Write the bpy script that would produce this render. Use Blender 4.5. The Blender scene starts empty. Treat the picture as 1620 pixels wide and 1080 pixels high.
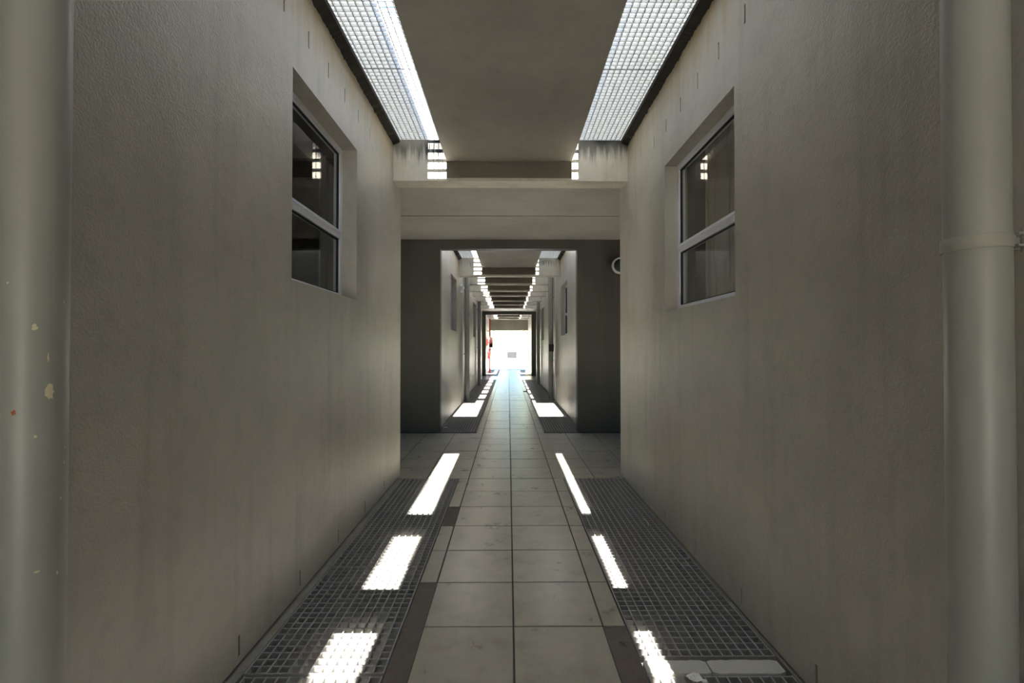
import bpy, math, random
from mathutils import Vector

R = math.radians
random.seed(7)
scene = bpy.context.scene
C = scene.collection

# ------------------------------------------------------------------ camera
H_EYE = 1.58
cam_d = bpy.data.cameras.new('camera')
cam = bpy.data.objects.new('camera', cam_d)
C.objects.link(cam)
cam_d.sensor_width = 36.0
cam_d.lens = 17.0
cam_d.clip_start = 0.05
cam_d.clip_end = 400
cam.location = (0, 0, H_EYE)
cam.rotation_euler = (R(90.75), 0, R(-0.41))
scene.camera = cam

# ------------------------------------------------------------------ sky, sun, exposure
SUN_SLOPE = 0.4725                      # metres travelled along the corridor per metre of fall
w = bpy.data.worlds.new('sky'); scene.world = w
w.use_nodes = True
nt = w.node_tree
sky = nt.nodes.new('ShaderNodeTexSky')
sky.sky_type = 'NISHITA'
sky.sun_disc = False
sky.sun_elevation = math.atan(1 / SUN_SLOPE)
sky.sun_rotation = R(180)
sky.air_density = 1.0
sky.dust_density = 0.6
bg = nt.nodes['Background']
hs = nt.nodes.new('ShaderNodeHueSaturation')
hs.inputs['Saturation'].default_value = 1.5
nt.links.new(sky.outputs[0], hs.inputs['Color'])
nt.links.new(hs.outputs[0], bg.inputs[0])
bg.inputs[1].default_value = 0.35
sun_d = bpy.data.lights.new('sun', 'SUN')
sun_d.energy = 46
sun_d.angle = R(0.53)
sun_d.color = (1.0, 0.96, 0.89)
sun = bpy.data.objects.new('sun', sun_d)
C.objects.link(sun)
sun.rotation_euler = Vector((-0.006, SUN_SLOPE, -1)).to_track_quat('-Z', 'Y').to_euler()
sun.location = (0, -10, 20)

scene.view_settings.view_transform = 'Standard'
scene.view_settings.look = 'None'
scene.view_settings.gamma = 1.0
scene.view_settings.use_curve_mapping = False
scene.view_settings.exposure = 1.2
cy = scene.cycles
cy.max_bounces = 14
cy.diffuse_bounces = 8
cy.glossy_bounces = 5
cy.transparent_max_bounces = 16
cy.sample_clamp_indirect = 12

# ------------------------------------------------------------------ materials
def srgb(r, g, b):
    f = lambda c: (c / 255 / 12.92) if c / 255 <= 0.04045 else ((c / 255 + 0.055) / 1.055) ** 2.4
    return (f(r), f(g), f(b), 1)

MATS = {}
def base_mat(name):
    m = bpy.data.materials.new(name); m.use_nodes = True
    MATS[name] = m
    return m, m.node_tree, m.node_tree.nodes['Principled BSDF']

def N(nt, kind, **kw):
    n = nt.nodes.new(kind)
    for k, v in kw.items():
        setattr(n, k, v)
    return n

def noise(nt, coord, scale, detail=4, rough=0.6, stretch=None):
    n = N(nt, 'ShaderNodeTexNoise')
    n.inputs['Scale'].default_value = scale
    n.inputs['Detail'].default_value = detail
    n.inputs['Roughness'].default_value = rough
    if stretch:
        mp = N(nt, 'ShaderNodeMapping')
        mp.inputs['Scale'].default_value = stretch
        nt.links.new(coord, mp.inputs[0])
        coord = mp.outputs[0]
    nt.links.new(coord, n.inputs['Vector'])
    return n.outputs['Fac']

def ramp(nt, fac, p0, p1, c0=(0, 0, 0, 1), c1=(1, 1, 1, 1)):
    r = N(nt, 'ShaderNodeValToRGB')
    r.color_ramp.elements[0].position = p0; r.color_ramp.elements[0].color = c0
    r.color_ramp.elements[1].position = p1; r.color_ramp.elements[1].color = c1
    nt.links.new(fac, r.inputs[0])
    return r.outputs[0]

def mix(nt, fac, a, b, mode='MIX'):
    m = N(nt, 'ShaderNodeMix', data_type='RGBA', blend_type=mode)
    for sock, v in ((m.inputs[0], fac), (m.inputs[6], a), (m.inputs[7], b)):
        if isinstance(v, (int, float)): sock.default_value = v
        elif isinstance(v, tuple): sock.default_value = v
        else: nt.links.new(v, sock)
    return m.outputs[2]

def math_n(nt, op, a, b=None, clamp=False):
    m = N(nt, 'ShaderNodeMath', operation=op); m.use_clamp = clamp
    for i, v in enumerate((a, b)):
        if v is None: continue
        if isinstance(v, (int, float)): m.inputs[i].default_value = v
        else: nt.links.new(v, m.inputs[i])
    return m.outputs[0]

def bump(nt, b, height, strength, dist=0.01):
    n = N(nt, 'ShaderNodeBump')
    n.inputs['Strength'].default_value = strength
    n.inputs['Distance'].default_value = dist
    nt.links.new(height, n.inputs['Height'])
    nt.links.new(n.outputs[0], b.inputs['Normal'])

def world_pos(nt):
    return N(nt, 'ShaderNodeNewGeometry').outputs['Position']

def plaster(name, col, rough=0.5, drip=None, grime=0.35, mould=False, bump_s=0.35):
    """painted rough plaster or concrete; drip=(top z, reach) adds old rain streaks below an edge"""
    m, nt, b = base_mat(name)
    p = world_pos(nt)
    big = noise(nt, p, 0.9, 5, 0.6)
    fine = noise(nt, p, 9, 6, 0.7)
    c = mix(nt, ramp(nt, big, 0.35, 0.7), tuple(x * 0.86 for x in col[:3]) + (1,), tuple(min(1, x * 1.1) for x in col[:3]) + (1,))
    c = mix(nt, math_n(nt, 'MULTIPLY', ramp(nt, fine, 0.5, 0.75), grime * 0.5), c, srgb(96, 90, 72))
    streak = noise(nt, p, 1.0, 4, 0.6, (6, 6, 0.55))
    c = mix(nt, math_n(nt, 'MULTIPLY', ramp(nt, streak, 0.52, 0.72), grime * 0.6), c, srgb(108, 102, 78))
    if drip:
        z = N(nt, 'ShaderNodeSeparateXYZ'); nt.links.new(p, z.inputs[0])
        d = math_n(nt, 'DIVIDE', math_n(nt, 'SUBTRACT', drip[0], z.outputs[2]), drip[1])
        run = noise(nt, p, 1.0, 5, 0.7, (17, 17, 0.8))
        f = math_n(nt, 'SUBTRACT', math_n(nt, 'MULTIPLY', run, 1.9), math_n(nt, 'ADD', d, 0.28), True)
        if mould:
            patch = ramp(nt, noise(nt, p, 1.1, 2, 0.5), 0.45, 0.62)
            f = math_n(nt, 'MULTIPLY', math_n(nt, 'MULTIPLY', f, 2.6, True), math_n(nt, 'ADD', math_n(nt, 'MULTIPLY', patch, 0.75), 0.25))
        c = mix(nt, math_n(nt, 'MULTIPLY', f, 1.0, True), c, srgb(30, 30, 28) if mould else srgb(164, 136, 78))
    nt.links.new(c, b.inputs['Base Color'])
    b.inputs['Roughness'].default_value = rough
    g = noise(nt, p, 95, 3, 0.6)
    g2 = noise(nt, p, 26, 3, 0.6)
    bump(nt, b, math_n(nt, 'ADD', g, math_n(nt, 'MULTIPLY', g2, 0.7)), bump_s, 0.007)
    return m

def simple(name, col, rough=0.5, metal=0.0, var=0.15, scale=12, bump_s=0.0, spec=None):
    m, nt, b = base_mat(name)
    p = world_pos(nt)
    n = noise(nt, p, scale, 5, 0.65)
    c = mix(nt, n, tuple(x * (1 - var) for x in col[:3]) + (1,), tuple(min(1, x * (1 + var)) for x in col[:3]) + (1,))
    nt.links.new(c, b.inputs['Base Color'])
    b.inputs['Roughness'].default_value = rough
    b.inputs['Metallic'].default_value = metal
    if spec is not None: b.inputs['Specular IOR Level'].default_value = spec
    if bump_s: bump(nt, b, n, bump_s, 0.004)
    return m

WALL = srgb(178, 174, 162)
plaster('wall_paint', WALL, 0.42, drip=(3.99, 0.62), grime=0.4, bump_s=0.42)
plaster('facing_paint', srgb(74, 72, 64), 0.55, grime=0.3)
plaster('beam_concrete', srgb(206, 201, 187), 0.7, drip=(4.0, 0.36), grime=0.35, mould=True)
plaster('soffit_concrete', srgb(166, 161, 151), 0.6, grime=0.25, bump_s=0.2)
plaster('ceiling_paint', srgb(156, 153, 142), 0.6, grime=0.2, bump_s=0.15)
plaster('panel_dark', srgb(116, 108, 96), 0.8, grime=0.6, bump_s=0.2)
plaster('gutter_concrete', srgb(138, 134, 126), 0.85, grime=0.9, bump_s=0.5)
plaster('curb_concrete', srgb(104, 101, 88), 0.8, grime=0.8, bump_s=0.5)
simple('bedding_cement', srgb(104, 95, 86), 0.9, var=0.3, scale=9, bump_s=0.8)
simple('grout', srgb(74, 72, 66), 0.9, var=0.25, bump_s=0.3)
simple('grate_grey', srgb(146, 144, 141), 0.38, var=0.2, scale=30)
simple('sky_grate', srgb(186, 186, 184), 0.55, var=0.2, scale=30)
simple('dark_angle', srgb(40, 36, 31), 0.85, var=0.5, scale=25, bump_s=0.6)
simple('pipe_paint', srgb(146, 146, 139), 0.42, var=0.1, scale=4, bump_s=0.05)
simple('clamp_paint', srgb(150, 149, 140), 0.5, var=0.12, scale=30)
simple('chip_cream', srgb(206, 198, 166), 0.7)
simple('rust', srgb(150, 84, 46), 0.9, var=0.3, scale=60)
simple('white_alu', srgb(236, 238, 246), 0.3, var=0.03)
simple('gasket', srgb(22, 22, 22), 0.6)
simple('room_dark', srgb(92, 86, 76), 0.8)
simple('curtain', srgb(178, 173, 160), 0.85, var=0.08, scale=3)
simple('white_plastic', srgb(226, 228, 226), 0.35, var=0.03)
simple('lens_grey', srgb(70, 72, 70), 0.2, var=0.05)
simple('black_plastic', srgb(24, 24, 24), 0.45)
simple('red_paint', srgb(186, 52, 48), 0.35, var=0.1)
simple('red_pipe', srgb(176, 62, 40), 0.45, var=0.15)
simple('rubber_black', srgb(64, 30, 28), 0.6)
simple('steel', srgb(150, 150, 148), 0.35, metal=0.8)
simple('paper', srgb(228, 226, 218), 0.8, var=0.06, scale=40)
simple('pale_stone', srgb(186, 184, 176), 0.6, var=0.12, scale=20, bump_s=0.2)
simple('outside_paving', srgb(206, 203, 194), 0.8, var=0.06, scale=3)
simple('outside_wall', srgb(222, 220, 212), 0.8, var=0.04, scale=3)
simple('louvre_grey', srgb(44, 45, 51), 0.5)
simple('leaf', srgb(176, 200, 150), 0.6, var=0.35, scale=4)
simple('bark', srgb(110, 96, 78), 0.9, var=0.3)
simple('duct_cream', srgb(220, 214, 190), 0.5, var=0.04)

def tile_mat():
    m, nt, b = base_mat('floor_tile')
    p = world_pos(nt)
    rnd = N(nt, 'ShaderNodeObjectInfo').outputs['Random']
    n1 = noise(nt, p, 4.5, 6, 0.7)
    n2 = noise(nt, p, 1.3, 4, 0.6)
    c = mix(nt, ramp(nt, n1, 0.35, 0.7), srgb(162, 155, 139), srgb(182, 175, 158))
    c = mix(nt, math_n(nt, 'MULTIPLY', ramp(nt, n2, 0.5, 0.75), 0.4), c, srgb(124, 116, 101))
    c = mix(nt, math_n(nt, 'MULTIPLY', rnd, 0.3), c, srgb(136, 130, 118))
    spots = noise(nt, p, 6, 2, 0.4)
    c = mix(nt, math_n(nt, 'MULTIPLY', ramp(nt, spots, 0.55, 0.95), 0.5), c, srgb(100, 92, 80))
    nt.links.new(c, b.inputs['Base Color'])
    rr = math_n(nt, 'ADD', math_n(nt, 'MULTIPLY', n1, 0.2), 0.2)
    nt.links.new(rr, b.inputs['Roughness'])
    bump(nt, b, noise(nt, p, 14, 3, 0.5), 0.06, 0.004)
tile_mat()
_b = MATS['curtain'].node_tree; _p = _b.nodes['Principled BSDF']
_t = N(_b, 'ShaderNodeBsdfTranslucent'); _t.inputs[0].default_value = srgb(200, 194, 178)
_m = N(_b, 'ShaderNodeMixShader'); _m.inputs[0].default_value = 0.1
_b.links.new(_p.outputs[0], _m.inputs[1]); _b.links.new(_t.outputs[0], _m.inputs[2])
_b.links.new(_m.outputs[0], _b.nodes['Material Output'].inputs[0])

def glass_mat():
    m = bpy.data.materials.new('window_glass'); m.use_nodes = True; MATS['window_glass'] = m
    nt = m.node_tree; nt.nodes.clear()
    out = N(nt, 'ShaderNodeOutputMaterial')
    tr = N(nt, 'ShaderNodeBsdfTransparent'); tr.inputs[0].default_value = (0.9, 0.92, 0.92, 1)
    gl = N(nt, 'ShaderNodeBsdfGlossy'); gl.inputs['Roughness'].default_value = 0.015
    lw = N(nt, 'ShaderNodeLayerWeight'); lw.inputs['Blend'].default_value = 0.5
    f = math_n(nt, 'ADD', math_n(nt, 'MULTIPLY', math_n(nt, 'POWER', lw.outputs['Facing'], 5.0), 0.9), 0.05, True)
    mx = N(nt, 'ShaderNodeMixShader')
    nt.links.new(f, mx.inputs[0]); nt.links.new(tr.outputs[0], mx.inputs[1]); nt.links.new(gl.outputs[0], mx.inputs[2])
    nt.links.new(mx.outputs[0], out.inputs[0])
glass_mat()

def sheet_mat():
    m = bpy.data.materials.new('roof_sheet'); m.use_nodes = True; MATS['roof_sheet'] = m
    nt = m.node_tree; nt.nodes.clear()
    out = N(nt, 'ShaderNodeOutputMaterial')
    p = world_pos(nt)
    n = noise(nt, p, 6, 4, 0.6)
    col = mix(nt, n, (0.098, 0.106, 0.112, 1), (0.116, 0.124, 0.13, 1))
    tl = N(nt, 'ShaderNodeBsdfTranslucent'); nt.links.new(col, tl.inputs[0])
    df = N(nt, 'ShaderNodeBsdfDiffuse'); df.inputs[0].default_value = (0.5, 0.5, 0.5, 1)
    mx = N(nt, 'ShaderNodeAddShader')
    nt.links.new(tl.outputs[0], mx.inputs[0]); nt.links.new(df.outputs[0], mx.inputs[1])
    nt.links.new(mx.outputs[0], out.inputs[0])
sheet_mat()

# ------------------------------------------------------------------ mesh helpers
class MB:
    def __init__(s): s.v = []; s.f = []
    def quad(s, a, b, c, d):
        i = len(s.v); s.v += [a, b, c, d]; s.f.append((i, i + 1, i + 2, i + 3)); return s
    def box(s, x0, x1, y0, y1, z0, z1):
        i = len(s.v)
        s.v += [(x0, y0, z0), (x1, y0, z0), (x1, y1, z0), (x0, y1, z0), (x0, y0, z1), (x1, y0, z1), (x1, y1, z1), (x0, y1, z1)]
        s.f += [tuple(i + k for k in q) for q in ((0, 3, 2, 1), (4, 5, 6, 7), (0, 1, 5, 4), (1, 2, 6, 5), (2, 3, 7, 6), (3, 0, 4, 7))]
        return s
    def chamfer(s, x0, x1, y0, y1, z0, z1, c):
        """box with its top edges chamfered"""
        i = len(s.v)
        s.v += [(x0, y0, z0), (x1, y0, z0), (x1, y1, z0), (x0, y1, z0), (x0, y0, z1 - c), (x1, y0, z1 - c), (x1, y1, z1 - c), (x0, y1, z1 - c),
                (x0 + c, y0 + c, z1), (x1 - c, y0 + c, z1), (x1 - c, y1 - c, z1), (x0 + c, y1 - c, z1)]
        for k in range(4):
            l = (k + 1) % 4
            s.f += [(i + k, i + l, i + 4 + l, i + 4 + k), (i + 4 + k, i + 4 + l, i + 8 + l, i + 8 + k)]
        s.f += [(i + 8, i + 9, i + 10, i + 11), (i + 3, i + 2, i + 1, i)]
        return s
    def tube(s, p0, p1, r, n=24, r2=None, caps=True):
        p0, p1 = Vector(p0), Vector(p1); r2 = r if r2 is None else r2
        d = (p1 - p0).normalized()
        a = d.orthogonal().normalized(); b = d.cross(a)
        i = len(s.v)
        for k in range(n):
            t = 2 * math.pi * k / n; o = a * math.cos(t) + b * math.sin(t)
            s.v.append(tuple(p0 + o * r)); s.v.append(tuple(p1 + o * r2))
        for k in range(n):
            l = (k + 1) % n
            s.f.append((i + 2 * k, i + 2 * l, i + 2 * l + 1, i + 2 * k + 1))
        if caps:
            s.f.append(tuple(i + 2 * k for k in reversed(range(n)))); s.f.append(tuple(i + 2 * k + 1 for k in range(n)))
        return s
    def path(s, pts, r, n=8):
        pts = [Vector(p) for p in pts]; i = len(s.v); up = Vector((0.13, 0.21, 0.97))
        for k, p in enumerate(pts):
            d = (pts[min(k + 1, len(pts) - 1)] - pts[max(k - 1, 0)]).normalized()
            a = d.cross(up).normalized(); b = d.cross(a)
            for j in range(n):
                t = 2 * math.pi * j / n
                s.v.append(tuple(p + (a * math.cos(t) + b * math.sin(t)) * r))
        for k in range(len(pts) - 1):
            for j in range(n):
                l = (j + 1) % n
                s.f.append((i + k * n + j, i + k * n + l, i + (k + 1) * n + l, i + (k + 1) * n + j))
        s.f.append(tuple(i + j for j in reversed(range(n)))); s.f.append(tuple(i + (len(pts) - 1) * n + j for j in range(n)))
        return s
    def lathe(s, c, axis, prof, n=32):
        """prof: (distance along axis, radius)"""
        c = Vector(c); d = Vector(axis).normalized(); a = d.orthogonal().normalized(); b = d.cross(a)
        i = len(s.v)
        for t, r in prof:
            for k in range(n):
                q = 2 * math.pi * k / n
                s.v.append(tuple(c + d * t + (a * math.cos(q) + b * math.sin(q)) * r))
        for m in range(len(prof) - 1):
            for k in range(n):
                l = (k + 1) % n
                s.f.append((i + m * n + k, i + m * n + l, i + (m + 1) * n + l, i + (m + 1) * n + k))
        return s
    def mesh(s, name, mat=None, smooth=False, off=(0, 0, 0)):
        me = bpy.data.meshes.new(name)
        me.from_pydata([(a - off[0], b - off[1], c - off[2]) for a, b, c in s.v], [], s.f)
        if mat: me.materials.append(MATS[mat])
        if smooth:
            me.polygons.foreach_set('use_smooth', [True] * len(me.polygons))
            try: me.set_sharp_from_angle(angle=R(40))
            except Exception: pass
        me.update()
        return me

def wl(o):
    v = Vector((0, 0, 0))
    while o is not None:
        v += o.location; o = o.parent
    return v

def tag(o, label=None, cat=None, group=None, kind=None):
    if label: o['label'] = label
    if cat: o['category'] = cat
    if group: o['group'] = group
    if kind: o['kind'] = kind
    return o

def obj(name, mb, mat, parent=None, smooth=False, at=None):
    """one mesh object; mb in world coordinates; at = its own origin (world)"""
    pl = wl(parent)
    at = Vector(at) if at is not None else (pl if parent is not None else Vector((0, 0, 0)))
    o = bpy.data.objects.new(name, mb.mesh(name, mat, smooth, at))
    C.objects.link(o)
    o.parent = parent
    o.location = at - pl
    return o

def inst(name, me, parent, at):
    o = bpy.data.objects.new(name, me); C.objects.link(o)
    o.parent = parent; o.location = Vector(at) - wl(parent)
    return o

def empty(name, loc, **kw):
    o = bpy.data.objects.new(name, None); C.objects.link(o); o.location = loc
    o.empty_display_size = 0.1
    return tag(o, **kw)

def struct(name, mb, mat, label, parent=None, **kw):
    o = obj(name, mb, mat, parent, **kw)
    return tag(o, label, kind='structure')

def holed_wall(x_front, x_back, y0, y1, z0, z1, holes):
    """slab in the YZ plane with rectangular through-holes (ya, yb, za, zb)"""
    mb = MB()
    ys = sorted({y0, y1, *[h[0] for h in holes], *[h[1] for h in holes]})
    zs = sorted({z0, z1, *[h[2] for h in holes], *[h[3] for h in holes]})
    ny, nz = len(ys) - 1, len(zs) - 1
    def solid(i, k):
        if not (0 <= i < ny and 0 <= k < nz): return False
        yc, zc = (ys[i] + ys[i + 1]) / 2, (zs[k] + zs[k + 1]) / 2
        return not any(h[0] < yc < h[1] and h[2] < zc < h[3] for h in holes)
    for i in range(ny):
        for k in range(nz):
            if not solid(i, k): continue
            a, b, c, d = ys[i], ys[i + 1], zs[k], zs[k + 1]
            for x in (x_front, x_back): mb.quad((x, a, c), (x, b, c), (x, b, d), (x, a, d))
            if not solid(i - 1, k): mb.quad((x_front, a, c), (x_back, a, c), (x_back, a, d), (x_front, a, d))
            if not solid(i + 1, k): mb.quad((x_front, b, c), (x_back, b, c), (x_back, b, d), (x_front, b, d))
            if not solid(i, k - 1): mb.quad((x_front, a, c), (x_back, a, c), (x_back, b, c), (x_front, b, c))
            if not solid(i, k + 1): mb.quad((x_front, a, d), (x_back, a, d), (x_back, b, d), (x_front, b, d))
    return mb

# ------------------------------------------------------------------ dimensions
XL, XR = -1.335, 1.385                   # plaster faces
TH = 0.2
Z_TOP = 3.99
S1 = (-5.2, 5.98)                        # first corridor block
X1 = (5.98, 9.09)                        # first crossing
S2 = (9.09, 24.2)
X2 = (24.2, 27.2)
S3 = (27.2, 34.6)
BEAM_B, SOF_B, SOF_L, SOF_R = 3.513, 3.735, -0.718, 0.733
ROOM_X = 4.6

# windows: (side, near y, far y, bottom, top)
WIN = [('L', 2.98, 4.25, 2.00, 3.32), ('R', 2.94, 4.26, 1.90, 3.19),
       ('L', 11.2, 12.42, 2.00, 3.32), ('R', 11.4, 12.75, 1.90, 3.19),
       ('L', 18.3, 19.6, 2.00, 3.32), ('R', 18.9, 20.2, 1.90, 3.19)]
def weeps(side, y0, y1):
    h = []
    ph = 2.425 if side == 'L' else 2.185
    k = math.ceil((y0 + 0.4 - ph) / 0.70)
    while ph + 0.7 * k < y1 - 0.3:
        y = ph + 0.7 * k; h.append((y - 0.009, y + 0.009, 0.055, 0.155)); k += 1
    ph, zz = (3.215, 3.58) if side == 'L' else (3.154, 3.48)
    k = math.ceil((y0 + 0.4 - ph) / 0.355)
    while ph + 0.355 * k < y1 - 1.2:
        y = ph + 0.355 * k
        if y > 2 and y < 30: h.append((y - 0.008, y + 0.008, zz, zz + 0.115))
        k += 1
    return h

# ------------------------------------------------------------------ walls
blocks = [(S1, 'first'), (S2, 'second'), (S3, 'last')]
for (y0, y1), nm in blocks:
    for side in 'LR':
        sg = -1 if side == 'L' else 1
        xf = XL if side == 'L' else XR
        holes = [(a, b, c, d) for s, a, b, c, d in WIN if s == side and y0 < a < y1]
        if nm != 'last': holes += weeps(side, y0, y1)
        hand = 'left' if side == 'L' else 'right'
        struct('wall_' + hand, holed_wall(xf, xf + sg * TH, y0 + (0 if nm == 'first' else 0.2), y1, 0.018, Z_TOP, holes), 'wall_paint',
               f'grey-beige painted plaster corridor wall, {hand} side of the {nm} skylit stretch')
        # rooms behind: dark shells; an added opening in one lights the curtain
        xb = sg * ROOM_X
        xa = xf + sg * TH
        lo, hi = min(xa, xb), max(xa, xb)
        sh = MB()
        sh.box(lo, hi, y0 + 0.2, y1 - 0.2, -0.2, 0.0)
        sh.box(lo, hi, y0, y1, 3.85, 4.1)
        ow = holed_wall(xb, xb + sg * 0.2, y0, y1, -0.2, 4.1, [(4.3, 5.1, 1.2, 2.2)] if nm == 'first' and side == 'R' else [])
        i0 = len(sh.v); sh.v += ow.v; sh.f += [tuple(i0 + q for q in f) for f in ow.f]
        struct('wall_room', sh, 'room_dark', f'dim room shell behind the {hand} wall of the {nm} stretch')
        # end walls facing the crossings
        jam = {'L': -1.285, 'R': 1.295}[side]
        if nm != 'first':
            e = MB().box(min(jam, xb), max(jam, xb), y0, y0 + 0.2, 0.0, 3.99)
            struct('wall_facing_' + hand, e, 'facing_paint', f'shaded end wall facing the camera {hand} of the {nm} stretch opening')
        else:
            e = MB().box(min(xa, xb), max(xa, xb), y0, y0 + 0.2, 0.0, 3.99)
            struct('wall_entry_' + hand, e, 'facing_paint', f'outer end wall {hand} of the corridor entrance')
        if nm != 'last':
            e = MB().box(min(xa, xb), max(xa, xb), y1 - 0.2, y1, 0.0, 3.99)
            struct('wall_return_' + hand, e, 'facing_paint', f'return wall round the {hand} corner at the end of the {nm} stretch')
        else:
            e = MB().box(min(xa, xb), max(xa, xb), y1 - 0.2, y1, 0.0, 3.99)
            struct('wall_outer_' + hand, e, 'facing_paint', f'outer wall {hand} of the far exit')

bk = MB().box(XL - TH, -0.55, S1[0] - 0.2, S1[0], 0, 3.99).box(0.6, XR + TH, S1[0] - 0.2, S1[0], 0, 3.99).box(-0.55, 0.6, S1[0] - 0.2, S1[0], 2.35, 3.99)  # unseen wall added to limit light from behind, doorway sized for it
struct('wall_back_added', bk, 'wall_paint', 'added plaster wall behind the camera, its doorway sized to limit back light')
# crossings: side ends and ceilings
for (y0, y1), nm in ((X1, 'first'), (X2, 'second')):
    for sg, hand in ((-1, 'left'), (1, 'right')):
        x = sg * 4.4  # unseen end walls, doorways added to let side light into the crossing
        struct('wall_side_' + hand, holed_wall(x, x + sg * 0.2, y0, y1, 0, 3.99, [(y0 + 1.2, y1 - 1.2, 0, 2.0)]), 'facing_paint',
               f'end wall, its doorway added for side light, in the {hand} branch of the {nm} crossing')
    yj = y0 + 0.478 * (y1 - y0)
    ce = MB().box(-4.6, 4.6, y0 - 0.15, y1, 3.68, 4.08)
    co = struct('ceiling', ce, 'grout', f'flat painted ceiling over the {nm} crossing with one board joint')
    for a, b in ((y0 + 0.02, yj - 0.015), (yj + 0.015, y1)):
        obj('panel', MB().box(-4.4, 4.4, a, b, 3.62, 3.68), 'ceiling_paint', co)
    struct('trim_1' if nm == 'first' else 'trim_2', MB().box(XL, XR, y0 - 0.15, y0 + 0.12, 3.56, 3.68), 'ceiling_paint',
           f'pale plaster strip behind the beam at the near edge of the {nm} crossing')
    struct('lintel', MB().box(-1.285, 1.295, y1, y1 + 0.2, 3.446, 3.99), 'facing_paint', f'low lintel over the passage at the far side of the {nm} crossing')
struct('lintel', MB().box(XL, XR, 34.4, 34.6, 2.80, 3.99), 'soffit_concrete', 'deep pale lintel over the bright far exit')

# ------------------------------------------------------------------ beams and soffits
BEAMS = [(-3.2, 0.25), (-1.78, 0.25), (-0.37, 0.25), (1.05, 0.28), (5.58, 0.25), (12.95, 0.3), (14.7, 0.3), (16.45, 0.3), (18.0, 0.3), (20.0, 0.3), (21.8, 0.3), (23.7, 0.3), (30.4, 0.3), (32.7, 0.3)]
where = {5.58: 'stained concrete beam crossing overhead before the first crossing', 12.95: 'nearest of the concrete beams in the second stretch',
         1.05: 'concrete beam overhead beside the camera', -0.37: 'concrete beam overhead, first one behind the camera', -1.78: 'concrete beam overhead, second one behind the camera', -3.2: 'concrete beam overhead, third one behind the camera'}
ORD = ['second', 'third', 'fourth', 'fifth', 'sixth', 'seventh']
k = 0
for y, t in BEAMS:
    lab = where.get(y)
    if not lab:
        if y < 25: lab = f'{ORD[k]} concrete beam overhead in the second stretch, counted from the near end'; k += 1
        else: lab = 'concrete beam overhead in the last stretch, ' + ('the nearer one' if y < 31 else 'the one nearer the exit')
    bo = struct('ceiling_beam', MB().box(XL, XR, y, y + t, BEAM_B, Z_TOP), 'beam_concrete', lab)
    obj('face_panel', MB().box(SOF_L, SOF_R, y - 0.012, y, BEAM_B + 0.035, SOF_B - 0.002), 'panel_dark', bo)  # dark panel over the beam's middle face, below the soffit
for (y0, y1), nm in blocks:
    ya, yb = y0 + (0 if nm == 'first' else 0.2), (5.58 if nm == 'first' else y1 - 0.2)
    struct('ceiling', MB().box(SOF_L, SOF_R, ya, yb, SOF_B, Z_TOP), 'soffit_concrete', f'grey concrete soffit slab hung along the middle of the {nm} stretch')
struct('roof_beam', MB().box(-1.6, 1.65, 2.165, 2.62, 4.09, 4.3), 'beam_concrete', 'concrete roof beam above the skylights just out of view')
# pale roofing sheets above the skylight gratings (open slots stay beside the soffit)
SHEETS = [(-5.2, 5.70, 'first'), (11.95, 24.2, 'second'), (28.9, 34.6, 'last')]
for a, b, nm in SHEETS:
    for x0, x1, hand in ((-1.56, -0.93, 'left'), (0.81, 1.60, 'right')):
        n = int((x1 - x0) / 0.019); cor = MB()          # thin corrugated sheet
        P = [(x0 + (x1 - x0) * i / n, 4.066 + 0.006 * math.sin(i * math.pi / 2)) for i in range(n + 1)]
        for (p, q), (u, v) in zip(P[:-1], P[1:]): cor.quad((p, a, q), (u, a, v), (u, b, v), (p, b, q))
        struct('roof', cor, 'roof_sheet', f'pale translucent roofing sheet above the {hand} skylight of the {nm} stretch')

struct('roof', MB().box(-1.6, 1.65, 33.0, 34.6, 4.09, 4.2), 'beam_concrete', 'added concrete slab above the far exit, keeping sun off its lintel')  # unseen slab added to block the sun from the exit lintel
# dark ragged ledge angle under each skylight along the wall tops
def ledge(side, a, b):
    mb = MB(); x = XL if side == 'L' else XR; sg = 1 if side == 'L' else -1
    n = max(2, int((b - a) / 0.025)); xi = x + sg * 0.075; rr = random.Random(a)
    pr = []
    for i in range(n + 1):
        y = a + (b - a) * i / n
        pr.append((y, 3.940 - rr.random() * 0.016 - (0.012 if rr.random() < 0.12 else 0)))
    for (ya, za), (yb, zb) in zip(pr[:-1], pr[1:]):
        mb.quad((xi, ya, 3.965 + (za - 3.940) * 0.4), (xi, yb, 3.965 + (zb - 3.940) * 0.4), (xi, yb, 3.998), (xi, ya, 3.998))
        mb.quad((x, ya, za), (x, yb, zb), (xi, yb, 3.965 + (zb - 3.940) * 0.4), (xi, ya, 3.965 + (za - 3.940) * 0.4))
    mb.quad((x, a, 3.998), (x, b, 3.998), (xi, b, 3.998), (xi, a, 3.998))
    return mb
t = 3
for a, b, nm in ((2.75, 5.58, 'first stretch'), (9.3, 12.95, 'near end of the second stretch')):
    for side, hand in (('L', 'left'), ('R', 'right')):
        struct(f'trim_{t}', ledge(side, a, b), 'dark_angle', f'dark ragged ledge angle along the {hand} wall top, {nm}'); t += 1

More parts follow.
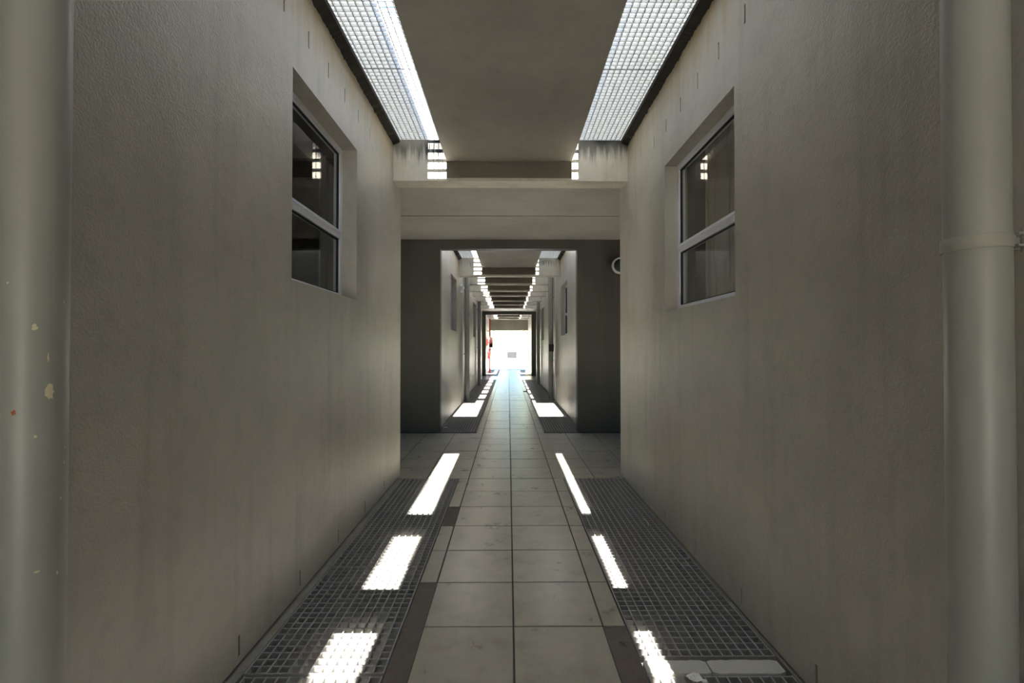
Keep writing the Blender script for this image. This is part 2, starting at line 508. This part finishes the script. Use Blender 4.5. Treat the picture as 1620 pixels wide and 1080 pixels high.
# ------------------------------------------------------------------ floor
PY, PX, Y0, XC = 0.5176, 0.5098, 2.766, 0.028
GJ = 0.0095
XGL, XGR = (-1.285, -0.605), (0.672, 1.372)      # gutter grates
fb = MB()
fb.box(-0.600, 0.667, -5.6, 34.6, -0.25, -0.006)
for a, b in ((5.90, 9.13), (24.15, 27.25)):
    fb.box(-4.4, -0.600, a, b, -0.25, -0.006); fb.box(0.667, 4.4, a, b, -0.25, -0.006)
floor = struct('floor', fb, 'grout', 'grey-beige tiled corridor floor with dark joints')
TCACHE = {}
def tile(x0, x1, y0, y1):
    wx, wy = round(x1 - x0 - GJ, 3), round(y1 - y0 - GJ, 3)
    key = (wx, wy)
    if key not in TCACHE:
        TCACHE[key] = MB().chamfer(-wx / 2, wx / 2, -wy / 2, wy / 2, -0.012, 0, 0.002).mesh('tile', 'floor_tile')
    o = inst('tile', TCACHE[key], floor, ((x0 + x1) / 2, (y0 + y1) / 2, random.uniform(-0.0012, 0.0012)))
    o.rotation_euler = (random.uniform(-1, 1) * 0.0012, random.uniform(-1, 1) * 0.0012, 0)
    return o
far = MB()
def put(x0, x1, y0, y1):
    if y0 < 1.2 or y0 > 16.2: far.chamfer(x0 + GJ / 2, x1 - GJ / 2, y0 + GJ / 2, y1 - GJ / 2, -0.012, 0, 0.002)
    else: tile(x0, x1, y0, y1)
cement = []
for r in range(-16, 62):
    ya, yb = Y0 + PY * r, Y0 + PY * (r + 1)
    if yb > 34.7: break
    put(XC - PX, XC, ya, yb); put(XC, XC + PX, ya, yb)
    ym = (ya + yb) / 2
    cross = 5.8 < ym < 9.05 or 24.1 < ym < 27.2
    for sg in (-1, 1):
        edge = XC + sg * PX
        if cross:
            for c in range(5):
                a, b = edge + sg * PX * c, edge + sg * PX * (c + 1)
                put(min(a, b), max(a, b), ya, yb)
        else:
            lim = -0.600 if sg < 0 else 0.667
            gone = (sg < 0 and r in (-2, -1, 0, 3)) or (sg > 0 and r in (-2, -1, 28))
            if gone: cement.append((min(edge, lim), max(edge, lim), ya, yb))
            else: put(min(edge, lim), max(edge, lim), ya, yb)
pv = obj('distant_tile', far, 'floor_tile', floor); pv['kind'] = 'stuff'
for x0, x1, ya, yb in cement:                    # cut tiles lost, rough bedding shows
    mb = MB(); n, m = 12, 5; rr = random.Random(ya)
    P = [[(x0 + (x1 - x0) * j / m, ya + (yb - ya) * i / n, -0.0005 - rr.random() * 0.0045) for j in range(m + 1)] for i in range(n + 1)]
    for i in range(n):
        for j in range(m): mb.quad(P[i][j], P[i][j + 1], P[i + 1][j + 1], P[i + 1][j])
    obj('bedding_patch', mb, 'bedding_cement', floor)

# gutters with side curbs
for (y0, y1), nm in (((-5.2, 5.90), 'first'), ((9.13, 24.15), 'second'), ((27.25, 34.6), 'last')):
    for hand, (a, b), xw in (('left', XGL, XL), ('right', XGR, XR)):
        g = MB()
        lo, hi = (xw - 0.1, b + 0.01) if hand == 'left' else (a - 0.01, xw + 0.1)
        g.box(lo, hi, y0, y1, -0.25, -0.085)
        if hand == 'left': g.box(lo, a - 0.004, y0, y1, -0.13, 0.0)
        else: g.box(b + 0.004, hi, y0, y1, -0.13, 0.0)
        struct('floor_gutter', g, 'gutter_concrete', f'shallow concrete gutter channel under the {hand} grates of the {nm} stretch')

# ------------------------------------------------------------------ gratings
PIT = 0.0535
def bars(x0, x1, y0, y1, BW):
    nx = max(1, round((x1 - x0) / PIT)); ny = max(1, round((y1 - y0) / PIT))
    xs = [x0 + BW / 2 + (x1 - x0 - BW) * i / nx for i in range(nx + 1)]
    ys = [y0 + BW / 2 + (y1 - y0 - BW) * i / ny for i in range(ny + 1)]
    return xs, ys
def grating(name, cat, label, group, x0, x1, y0, y1, zt, hgt, mat, single, BW=0.0085):
    xs, ys = bars(x0, x1, y0, y1, BW)
    e = empty(name, ((x0 + x1) / 2, (y0 + y1) / 2, zt - hgt), label=label, cat=cat, group=group)
    h = BW / 2
    if single:
        ly, lx = (y1 - y0) / 2, (x1 - x0) / 2
        m1 = MB().chamfer(-h, h, -ly, ly, -hgt, 0, 0.0012).mesh('bearing_bar', mat)
        m2 = MB().chamfer(-lx, lx, -h * 0.85, h * 0.85, -hgt, -0.0015, 0.0012).mesh('cross_bar', mat)
        for x in xs: inst('bearing_bar', m1, e, (x, (y0 + y1) / 2, zt))
        for y in ys: inst('cross_bar', m2, e, ((x0 + x1) / 2, y, zt))
    else:
        a, b = MB(), MB()
        for x in xs: a.box(x - h, x + h, y0, y1, zt - hgt, zt)
        for y in ys: b.box(x0, x1, y - h, y + h, zt - hgt, zt - 0.0015)
        obj('bearing_bars', a, mat, e)['kind'] = 'stuff'
        obj('cross_bars', b, mat, e)['kind'] = 'stuff'
    return e

FG = 'floor gutter grates'
near = [('left', -5.2, 0.3, 0, 'behind the camera'), ('left', 0.305, 1.3, 0, 'beside the camera'),
        ('left', 1.305, 2.355, 1, 'cut off by the bottom edge of the picture'), ('left', 2.375, 3.52, 1, 'nearest complete one'),
        ('left', 3.528, 4.72, 1, 'second complete one along the wall'), ('left', 4.728, 5.89, 1, 'ending at the crossing tiles'),
        ('right', -5.2, 0.3, 0, 'behind the camera'), ('right', 0.305, 1.2, 0, 'beside the camera'),
        ('right', 1.205, 2.345, 1, 'before the pale stone strips'), ('right', 2.492, 3.64, 1, 'just beyond the pale stone strips'),
        ('right', 3.648, 4.76, 1, 'third from the bottom edge of the picture'), ('right', 4.768, 5.87, 1, 'ending at the crossing tiles')]
for hand, a, b, s, wh in near:
    x0, x1 = XGL if hand == 'left' else XGR
    if hand == 'left' and 2.3 < b < 2.4: x0 += 0.012
    grating('drain_grate', 'grate', f'grey floor grate along the {hand} wall, {wh}', FG, x0, x1, a, b, 0.0, 0.03, 'grate_grey', s)
for nm, ys in (('second stretch', [9.14, 11.6, 14.1, 16.6, 19.1, 21.6, 24.14]), ('last stretch', [27.26, 29.7, 32.1, 34.55])):
    for hand, (x0, x1) in (('left', XGL), ('right', XGR)):
        for i in range(len(ys) - 1):
            o = ['nearest', 'second', 'third', 'fourth', 'fifth', 'farthest'][i] if len(ys) > 4 else ['nearest', 'middle', 'farthest'][i]
            grating('drain_grate', 'grate', f'{o} dark floor grate along the {hand} wall of the {nm}', FG, x0, x1, ys[i], ys[i + 1] - 0.008, 0.0, 0.03, 'grate_grey', False)
SG = 'skylight gratings'
for hand, x0, x1 in (('left', -1.345, -0.70), ('right', 0.715, 1.395)):
    for a, b, s, wh in ((-5.2, 1.2, 0, 'over the camera'), (1.205, 2.745, 0, 'just out of the top of the picture'), (2.75, 4.16, 1, 'reaching the top edge of the picture'),
                        (4.165, 5.62, 1, 'meeting the stained beam'), (9.3, 11.1, 0, 'at the start of the second stretch'), (11.105, 13.1, 0, 'seen through the first passage opening'),
                        (13.105, 18.6, 0, 'in the middle of the second stretch'), (18.605, 24.0, 0, 'at the far end of the second stretch'), (27.4, 34.4, 0, 'over the last stretch')):
        grating('skylight_grating', 'grating', f'overhead skylight grating on the {hand}, {wh}', SG, x0, x1, a, b, 4.026, 0.032, 'sky_grate', s, 0.007)

# ------------------------------------------------------------------ windows
def window(n, side, ya, yb, za, zb, lab):
    sg = -1 if side == 'L' else 1
    xw = XL if side == 'L' else XR
    xo = xw + sg * (0.13 if side == 'L' else 0.108)     # outer face of the frame
    xi = xo + sg * 0.055
    X = lambda a, b: (min(a, b), max(a, b))
    e = empty(f'window_{n}', (xw, (ya + yb) / 2, za), label=lab, kind='structure')
    F = 0.05
    zt = za + 0.42 * (zb - za)
    for nm, (a, b, c, d) in (('sill_rail', (ya, yb, za, za + F)), ('head_rail', (ya, yb, zb - F, zb)), ('stile', (ya, ya + F, za + F, zb - F)), ('stile', (yb - F, yb, za + F, zb - F))):
        obj(nm, MB().box(*X(xo, xi), a, b, c, d), 'white_alu', e)
    tr = obj('transom', MB().box(*X(xo - sg * 0.004, xi), ya + F, yb - F, zt - 0.03, zt + 0.03), 'white_alu', e)
    obj('transom_lip', MB().box(*X(xo - sg * 0.016, xo), ya + F, yb - F, zt + 0.016, zt + 0.034), 'white_alu', tr)
    for c, d in ((za + F, zt - 0.03), (zt + 0.034, zb - F)):
        p = obj('pane', MB().quad((xo + sg * 0.028, ya + F, c), (xo + sg * 0.028, yb - F, c), (xo + sg * 0.028, yb - F, d), (xo + sg * 0.028, ya + F, d)), 'window_glass', e)
        g = MB(); q = 0.009; xa, xb = X(xo + sg * 0.012, xo + sg * 0.03)
        g.box(xa, xb, ya + F, yb - F, c, c + q); g.box(xa, xb, ya + F, yb - F, d - q, d)
        g.box(xa, xb, ya + F, ya + F + q, c + q, d - q); g.box(xa, xb, yb - F - q, yb - F, c + q, d - q)
        obj('gasket', g, 'gasket', p)
wl_ = ['white framed two-pane window with dark glass in the near left wall', 'white framed two-pane window with a curtain behind it in the near right wall',
       'narrow-looking recessed window in the left wall beyond the first crossing', 'narrow-looking recessed window in the right wall beyond the first crossing',
       'small far recessed window in the left wall past the downpipe', 'small far recessed window in the right wall past the downpipe']
for i, (s, a, b, c, d) in enumerate(WIN): window(i + 1, s, a, b, c, d, wl_[i])

def curtain(x, ya, yb, za, zb, label, amp=0.03, waves=8):
    mb = MB(); n = waves * 10
    P = []
    for i in range(n + 1):
        u = i / n; ph = u * waves * 2 * math.pi
        P.append((x + amp * (1 + 0.4 * math.sin(u * 17)) * math.sin(ph + 1.2 * math.sin(u * 11)) + 0.01 * math.sin(ph * 0.37 + 1), ya + (yb - ya) * u + 0.012 * math.sin(ph * 2)))
    for i in range(n):
        (a, b), (c, d) = P[i], P[i + 1]
        for zz in range(4):
            z0, z1 = za + (zb - za) * zz / 4, za + (zb - za) * (zz + 1) / 4
            mb.quad((a, b, z0), (c, d, z0), (c, d, z1), (a, b, z1))
    e = empty('curtain', (x, (ya + yb) / 2, za), label=label, cat='curtain')
    obj('cloth', mb, 'curtain', e, smooth=True)
    obj('rail', MB().tube((x, ya - 0.1, zb + 0.01), (x, yb + 0.1, zb + 0.01), 0.012, 12), 'steel', e, smooth=True)
curtain(1.80, 2.5, 4.35, 0.9, 3.7, 'pale hanging curtain with soft folds behind the right window', 0.02, 12)
curtain(-1.78, 4.55, 5.0, 0.9, 3.4, 'gathered pale curtain inside the left window', 0.03, 4)

# ------------------------------------------------------------------ downpipes
def downpipe(x, y, r, label, clamps=(), sockets=(), sg=-1, lean=0.0):
    e = empty('downpipe', (x, y, 0.0), label=label, cat='pipe', group='wall downpipes')
    mb = MB(); n = 48
    obj('tube', MB().tube((x - lean, y, 0.0), (x + lean, y, 3.985), r, n), 'pipe_paint', e, smooth=True)
    for z in sockets:
        obj('socket', MB().lathe((x, y, z), (0, 0, 1), [(-0.05, r), (-0.045, r + 0.007), (0.045, r + 0.007), (0.05, r)], n), 'pipe_paint', e, smooth=True)
    for z in clamps:
        c = obj('clamp', MB().lathe((x, y, z), (0, 0, 1), [(-0.022, r - 0.002), (-0.022, r + 0.0035), (0.022, r + 0.0035), (0.022, r - 0.002)], n), 'pipe_paint', e, smooth=True)
        a = MB(); xw = XL if sg < 0 else XR
        lo, hi = sorted((x + sg * (r - 0.01), xw - sg * 0.001))
        a.box(lo, hi, y - 0.02, y + 0.02, z - 0.018, z + 0.018)
        obj('bracket', a, 'pipe_paint', c)
        ear = MB().box(x + sg * r * 0.2 - 0.012, x + sg * r * 0.2 + 0.012, y - r - 0.028, y - r + 0.004, z - 0.02, z + 0.02)
        obj('ear', ear, 'pipe_paint', c)
        obj('bolt', MB().tube((x + sg * r * 0.2 - 0.03, y - r - 0.016, z), (x + sg * r * 0.2 + 0.03, y - r - 0.016, z), 0.006, 10), 'steel', c, smooth=True)
    return e
lp = downpipe(-1.238, 1.268, 0.071, 'grey painted downpipe with chipped paint at the left edge of the picture', (3.2,), (), -1)
rp = downpipe(1.285, 1.315, 0.071, 'grey painted downpipe with a clamp ring at the right edge of the picture', (), (), 1)
downpipe(-1.235, 14.4, 0.072, 'grey downpipe on the left wall of the second stretch, the nearer one', (3.3, 1.4), (2.6,), -1)
rq = downpipe(1.285, 14.7, 0.075, 'grey downpipe on the right wall of the second stretch with a black box on it', (3.1, 1.2), (2.2,), 1)
downpipe(-1.235, 20.3, 0.072, 'grey downpipe on the left wall of the second stretch, the farther one', (3.2, 1.6), (), -1)
downpipe(1.285, 20.9, 0.072, 'grey downpipe on the right wall of the second stretch, the farther one', (3.2, 1.6), (), 1)
# clamp ring of the right-hand downpipe, its ends bolted on the side turned from the corridor
c = obj('clamp', MB().lathe((1.285, 1.315, 1.862), (0, 0, 1), [(-0.018, 0.069), (-0.018, 0.0755), (-0.016, 0.0765), (0.016, 0.0765), (0.018, 0.0755), (0.018, 0.069)], 64), 'clamp_paint', rp, smooth=True)
for dz in (-0.018, 0.013):
    obj('flange', MB().box(1.318, 1.375, 1.236, 1.262, 1.862 + dz, 1.862 + dz + 0.005), 'pipe_paint', c)
obj('bolt', MB().tube((1.345, 1.249, 1.83), (1.345, 1.249, 1.894), 0.006, 12), 'steel', c, smooth=True)
obj('bracket', MB().box(1.35, 1.384, 1.295, 1.335, 1.845, 1.879), 'pipe_paint', c)

def chip(phi, z, wd, ht, mat, seed, name='paint_chip', star=0.35):
    """small irregular flake on the left-hand pipe; phi turns from the camera side towards the corridor"""
    rr = random.Random(seed); x, y, r = -1.238, 1.268, 0.0716
    base = math.atan2(-y, -x)                       # direction from the pipe to the camera
    n = 14; mb = MB(); ring = []
    for k in range(n):
        t = 2 * math.pi * k / n; q = 1 - star * rr.random() * (1.6 if k % 2 else 0.6)
        a = base + R(phi) + (math.cos(t) * wd / 2 * q) / r
        ring.append((x + r * math.cos(a), y + r * math.sin(a), z + math.sin(t) * ht / 2 * q))
    a = base + R(phi)
    i = len(mb.v); mb.v.append((x + (r + 0.0003) * math.cos(a), y + (r + 0.0003) * math.sin(a), z)); mb.v += ring
    for k in range(n): mb.f.append((i, i + 1 + k, i + 1 + (k + 1) % n))
    obj(name, mb, mat, lp)
for i, (phi, z, a, b) in enumerate(((26, 1.468, 0.024, 0.048), (2, 1.632, 0.013, 0.02), (23, 1.556, 0.005, 0.026), (5, 1.358, 0.008, 0.009), (52, 1.70, 0.005, 0.006),
                                    (60, 1.32, 0.006, 0.006), (58, 1.28, 0.005, 0.014), (50, 1.19, 0.005, 0.008), (10, 1.02, 0.016, 0.006), (44, 1.0, 0.006, 0.012), (-40, 1.74, 0.005, 0.007))):
    chip(phi, z, a, b, 'chip_cream', i)
chip(-27, 1.42, 0.013, 0.016, 'rust', 40, 'rust_spot')

# conduits, box, lamps
def conduit(x, y, sg, label):
    e = empty('conduit', (x, y, 0), label=label, cat='conduit')
    obj('tube', MB().tube((x, y, 0), (x, y, 3.98), 0.0125, 12), 'white_plastic', e, smooth=True)
    for z in (0.6, 1.8, 3.0): obj('clip', MB().box(x - 0.02, x + 0.02, y - 0.01, y + 0.01, z, z + 0.03), 'white_plastic', e)
conduit(1.37, 14.15, 1, 'thin white conduit running up the right wall beside the boxed downpipe')
conduit(-1.32, 13.95, -1, 'thin white conduit running up the left wall beside the downpipe')
bx = empty('junction_box', (1.28, 14.57, 1.48), label='small black box fixed to the right downpipe of the second stretch', cat='box')
obj('body', MB().chamfer(1.205, 1.36, 14.53, 14.618, 1.47, 1.69, 0.008), 'black_plastic', bx)
obj('cover', MB().box(1.213, 1.352, 14.52, 14.53, 1.478, 1.682), 'black_plastic', bx)

def bulkhead(loc, axis, r, label):
    e = empty('wall_lamp', loc, label=label, cat='lamp')
    obj('rim', MB().lathe(loc, axis, [(0, r), (0.05, r), (0.07, r * 0.95), (0.075, r * 0.86), (0.06, r * 0.8)], 36), 'white_plastic', e, smooth=True)
    obj('lens', MB().lathe(loc, axis, [(0.05, r * 0.82), (0.075, r * 0.7), (0.09, r * 0.4), (0.095, 0.001)], 36), 'lens_grey' if axis[1] else 'white_plastic', e, smooth=True)
bulkhead((2.10, 9.09, 3.125), (0, -1, 0), 0.155, 'round wall lamp with white rim half hidden round the right corner of the first crossing')
bulkhead((XL, 13.4, 3.22), (1, 0, 0), 0.12, 'white round wall lamp high on the left wall of the second stretch')

# ------------------------------------------------------------------ things on the grates and floor
def scrap(name, loc, s, label, cat, mat='paper', seed=0, flat=0.4):
    rr = random.Random(seed); mb = MB(); n, m = 9, 5
    P = []
    for i in range(m + 1):
        th = math.pi * i / m
        row = []
        for k in range(n):
            t = 2 * math.pi * k / n; q = s * (0.55 + 0.6 * rr.random())
            row.append((loc[0] + q * math.sin(th) * math.cos(t) * 1.3, loc[1] + q * math.sin(th) * math.sin(t), loc[2] + max(0, s * flat * (1 - math.cos(th)) * (0.6 + 0.5 * rr.random()))))
        P.append(row)
    for i in range(m):
        for k in range(n): mb.quad(P[i][k], P[i][(k + 1) % n], P[i + 1][(k + 1) % n], P[i + 1][k])
    tag(obj(name, mb, mat, at=loc), label, cat)
scrap('paper_scrap', (0.885, 2.318, 0.001), 0.03, 'crumpled white scrap on the right grate before the pale stone strips', 'litter', seed=3, flat=0.35)
scrap('paper_scrap', (0.925, 2.30, 0.001), 0.014, 'tiny pale crumb beside the crumpled white scrap on the right grate', 'litter', seed=5)
scrap('paper_scrap', (1.27, 11.0, 0.001), 0.05, 'white litter scrap on the right grate beyond the first crossing', 'litter', seed=8)
scrap('paper_scrap', (-1.24, 9.55, 0.001), 0.035, 'white litter scrap on the left grate beyond the first crossing', 'litter', seed=9)
scrap('stone_chip', (0.617, 2.60, -0.006), 0.02, 'dark pebble on the bare cement beside the right grate', 'stone', 'bedding_cement', seed=11)
pts = [(1.235 + 0.02 * math.cos(a), 4.38 + 0.07 * math.sin(a), 0.004 + 0.006 * math.sin(a * 1.5)) for a in [R(-80 + 10 * i) for i in range(18)]]
tag(obj('string', MB().path(pts, 0.003, 6), 'paper', at=(1.24, 4.38, 0.0)), 'short curl of pale string on the right grate', 'string')
for x0, x1, lb in ((0.674, 0.988, 'pale stone strip between the right grates, the one by the floor tiles'), (0.996, 1.352, 'pale stone strip between the right grates, the one by the wall')):
    e = MB(); rr = random.Random(x0); n = 14
    top = []
    for i in range(n + 1):
        x = x0 + (x1 - x0) * i / n
        top.append((x, 2.356 + rr.random() * 0.004 + (0.01 if i in (0, n) else 0), 2.462 - rr.random() * 0.006 - (0.012 if i in (0, n) else 0)))
    for (xa, a, b), (xb, c, d) in zip(top[:-1], top[1:]):
        e.quad((xa, a, 0.002), (xb, c, 0.002), (xb, d, 0.002), (xa, b, 0.002))
        e.quad((xa, a, -0.13), (xb, c, -0.13), (xb, c, 0.002), (xa, a, 0.002)); e.quad((xa, b, -0.13), (xb, d, -0.13), (xb, d, 0.002), (xa, b, 0.002))
    for xx, a, b in (top[0], top[-1]): e.quad((xx, a, -0.13), (xx, b, -0.13), (xx, b, 0.002), (xx, a, 0.002))
    tag(obj('stone_strip', e, 'pale_stone', at=(x0, 2.4, -0.13)), lb, 'stone', 'stone strips between the grates')

# ------------------------------------------------------------------ fire equipment in the last stretch
Yh = 30.2
e = empty('fire_riser', (-1.17, Yh, 0), label='red fire main pipe standing against the left wall near the exit', cat='pipe')
obj('pipe', MB().tube((-1.17, Yh, 0), (-1.17, Yh, 3.4), 0.05, 16), 'red_pipe', e, smooth=True)
for z in (0.5, 1.3, 2.6): obj('bracket', MB().box(-1.333, -1.15, Yh - 0.02, Yh + 0.02, z, z + 0.04), 'red_pipe', e)
v = obj('valve', MB().lathe((-1.17, Yh, 1.5), (0, 0, 1), [(-0.07, 0.051), (-0.06, 0.07), (0.06, 0.07), (0.07, 0.051)], 16), 'steel', e, smooth=True)
obj('hand_wheel', MB().lathe((-1.17, Yh - 0.1, 1.5), (0, 1, 0), [(0, 0.02), (0, 0.06), (0.015, 0.065), (0.02, 0.06), (0.02, 0.02)], 18), 'red_paint', v, smooth=True)
e = empty('hose_reel', (-1.3, Yh - 0.05, 1.62), label='red fire hose reel mounted on the left wall near the exit', cat='hose reel')
c0 = (-1.17, Yh - 0.5, 1.92)
for dx in (0.0, 0.19):
    obj('disc', MB().lathe((c0[0] + dx, c0[1], c0[2]), (1, 0, 0), [(0, 0.001), (0, 0.37), (0.006, 0.38), (0.014, 0.38), (0.02, 0.37), (0.02, 0.001)], 40), 'red_paint', e, smooth=True)
obj('hose', MB().lathe(c0, (1, 0, 0), [(0.02, 0.1)] + [(0.02 + 0.17 * i / 24, 0.31 + 0.012 * (i % 2)) for i in range(25)] + [(0.19, 0.1)], 36), 'rubber_black', e, smooth=True)
obj('hub', MB().tube((-1.32, c0[1], c0[2]), (-0.95, c0[1], c0[2]), 0.04, 16), 'red_paint', e, smooth=True)
obj('bracket', MB().box(-1.33, -1.25, c0[1] - 0.06, c0[1] + 0.06, 1.72, 2.12), 'red_paint', e)
obj('nozzle', MB().tube((-1.05, c0[1] - 0.05, 1.64), (-1.05, c0[1] - 0.05, 1.5), 0.018, 10, 0.01), 'rubber_black', e, smooth=True)
e = empty('fire_extinguisher', (-1.2, Yh - 0.6, 0.92), label='red fire extinguisher hung on the left wall below the hose reel', cat='extinguisher')
xe, ye = -1.2, Yh - 0.6
obj('cylinder', MB().lathe((xe, ye, 0.92), (0, 0, 1), [(0, 0.001), (0, 0.07), (0.02, 0.08), (0.36, 0.08), (0.42, 0.06), (0.45, 0.03), (0.47, 0.025), (0.47, 0.001)], 28), 'red_paint', e, smooth=True)
obj('valve', MB().tube((xe, ye, 1.38), (xe, ye, 1.43), 0.02, 12), 'steel', e, smooth=True)
obj('lever', MB().box(xe - 0.012, xe + 0.012, ye - 0.1, ye + 0.02, 1.43, 1.45), 'rubber_black', e)
obj('hose', MB().path([(xe + 0.02, ye - 0.02, 1.41), (xe + 0.1, ye - 0.03, 1.38), (xe + 0.11, ye - 0.03, 1.2), (xe + 0.085, ye - 0.02, 1.05)], 0.011, 8), 'rubber_black', e, smooth=True)
obj('hook', MB().box(-1.336, xe - 0.06, ye - 0.03, ye + 0.03, 1.2, 1.24), 'steel', e)
e = empty('duct_cover', (1.25, 30.2, 0), label='cream boxed duct cover standing at the right wall near the exit', cat='duct')
obj('casing', MB().box(1.06, 1.383, 30.05, 30.35, 0.0, 1.30), 'duct_cream', e)
obj('cap', MB().box(1.045, 1.384, 30.035, 30.365, 1.30, 1.335), 'duct_cream', e)
br = empty('corner_bracket', (1.3, 34.35, 2.9), label='small pale diagonal bracket under the far exit lintel on the right', cat='bracket')
obj('strut', MB().tube((1.34, 34.3, 2.55), (1.0, 34.3, 2.86), 0.03, 10), 'duct_cream', br)
obj('plate', MB().box(1.33, 1.384, 34.26, 34.34, 2.45, 2.65), 'duct_cream', br)

# ------------------------------------------------------------------ outside
g = MB(); g.box(-60, 60, 34.6, 110, -0.3, -0.02); g.box(-60, -4.8, -30, 34.6, -0.3, -0.02); g.box(4.8, 60, -30, 34.6, -0.3, -0.02); g.box(-4.8, 4.8, -30, -5.4, -0.3, -0.02); g.box(-4.8, -4.4, 5.98, 27.2, -0.3, -0.02); g.box(4.4, 4.8, 5.98, 27.2, -0.3, -0.02)
struct('ground', g, 'outside_paving', 'pale sunlit paving outside the building')
bw = empty('boundary_wall', (0, 50, 0), label='white boundary wall with a thin coping beyond the far exit', kind='structure', cat='wall')
obj('panel', MB().box(-30, -0.15, 50, 50.5, -0.02, 1.30).box(0.85, 30, 50, 50.5, -0.02, 1.30).box(-0.15, 0.85, 50, 50.5, -0.02, 0.5).box(-0.15, 0.85, 50, 50.5, 1.18, 1.30), 'outside_wall', bw)
obj('coping', MB().box(-30, 30, 49.9, 50.6, 1.30, 1.36), 'louvre_grey', bw)
rl = obj('rail', MB().tube((-30, 50.1, 1.52), (30, 50.1, 1.52), 0.02, 8), 'louvre_grey', bw)
lv = empty('louvre_vent', (0.35, 50.35, 0.5), label='grey slatted vent in the white boundary wall beyond the exit', cat='vent')
obj('frame', MB().box(-0.15, 0.85, 50.42, 50.46, 0.5, 1.18), 'black_plastic', lv)
for i in range(9):
    obj('slat', MB().box(-0.13 + i * 0.108, -0.05 + i * 0.108, 50.38, 50.42, 0.52, 1.16), 'louvre_grey', lv)

def tree(x, y, h, label, seed):
    rr = random.Random(seed)
    e = empty('tree', (x, y, -0.02), label=label, cat='tree', group='trees beyond the boundary wall')
    obj('trunk', MB().tube((x, y, -0.05), (x + 0.2, y, h * 0.6), 0.16, 12, 0.08), 'bark', e, smooth=True)
    mb = MB()
    for _ in range(1800):
        d = Vector((rr.gauss(0, 1), rr.gauss(0, 1), rr.gauss(0, 0.8))).normalized() * (rr.random() ** 0.45) * h * 0.34
        c = Vector((x, y, h * 0.68)) + d
        a = Vector((rr.gauss(0, 1), rr.gauss(0, 1), rr.gauss(0, 1))).normalized(); b = a.orthogonal().normalized()
        s = 0.12 + 0.1 * rr.random()
        mb.quad(tuple(c - a * s), tuple(c + b * s * 0.5), tuple(c + a * s), tuple(c - b * s * 0.5))
    o = obj('foliage', mb, 'leaf', e); o['kind'] = 'stuff'
tree(-3.2, 56, 5.2, 'pale green tree above the boundary wall, left one seen through the exit', 1)
tree(2.9, 60, 4.6, 'pale green tree above the boundary wall, right one seen through the exit', 2)
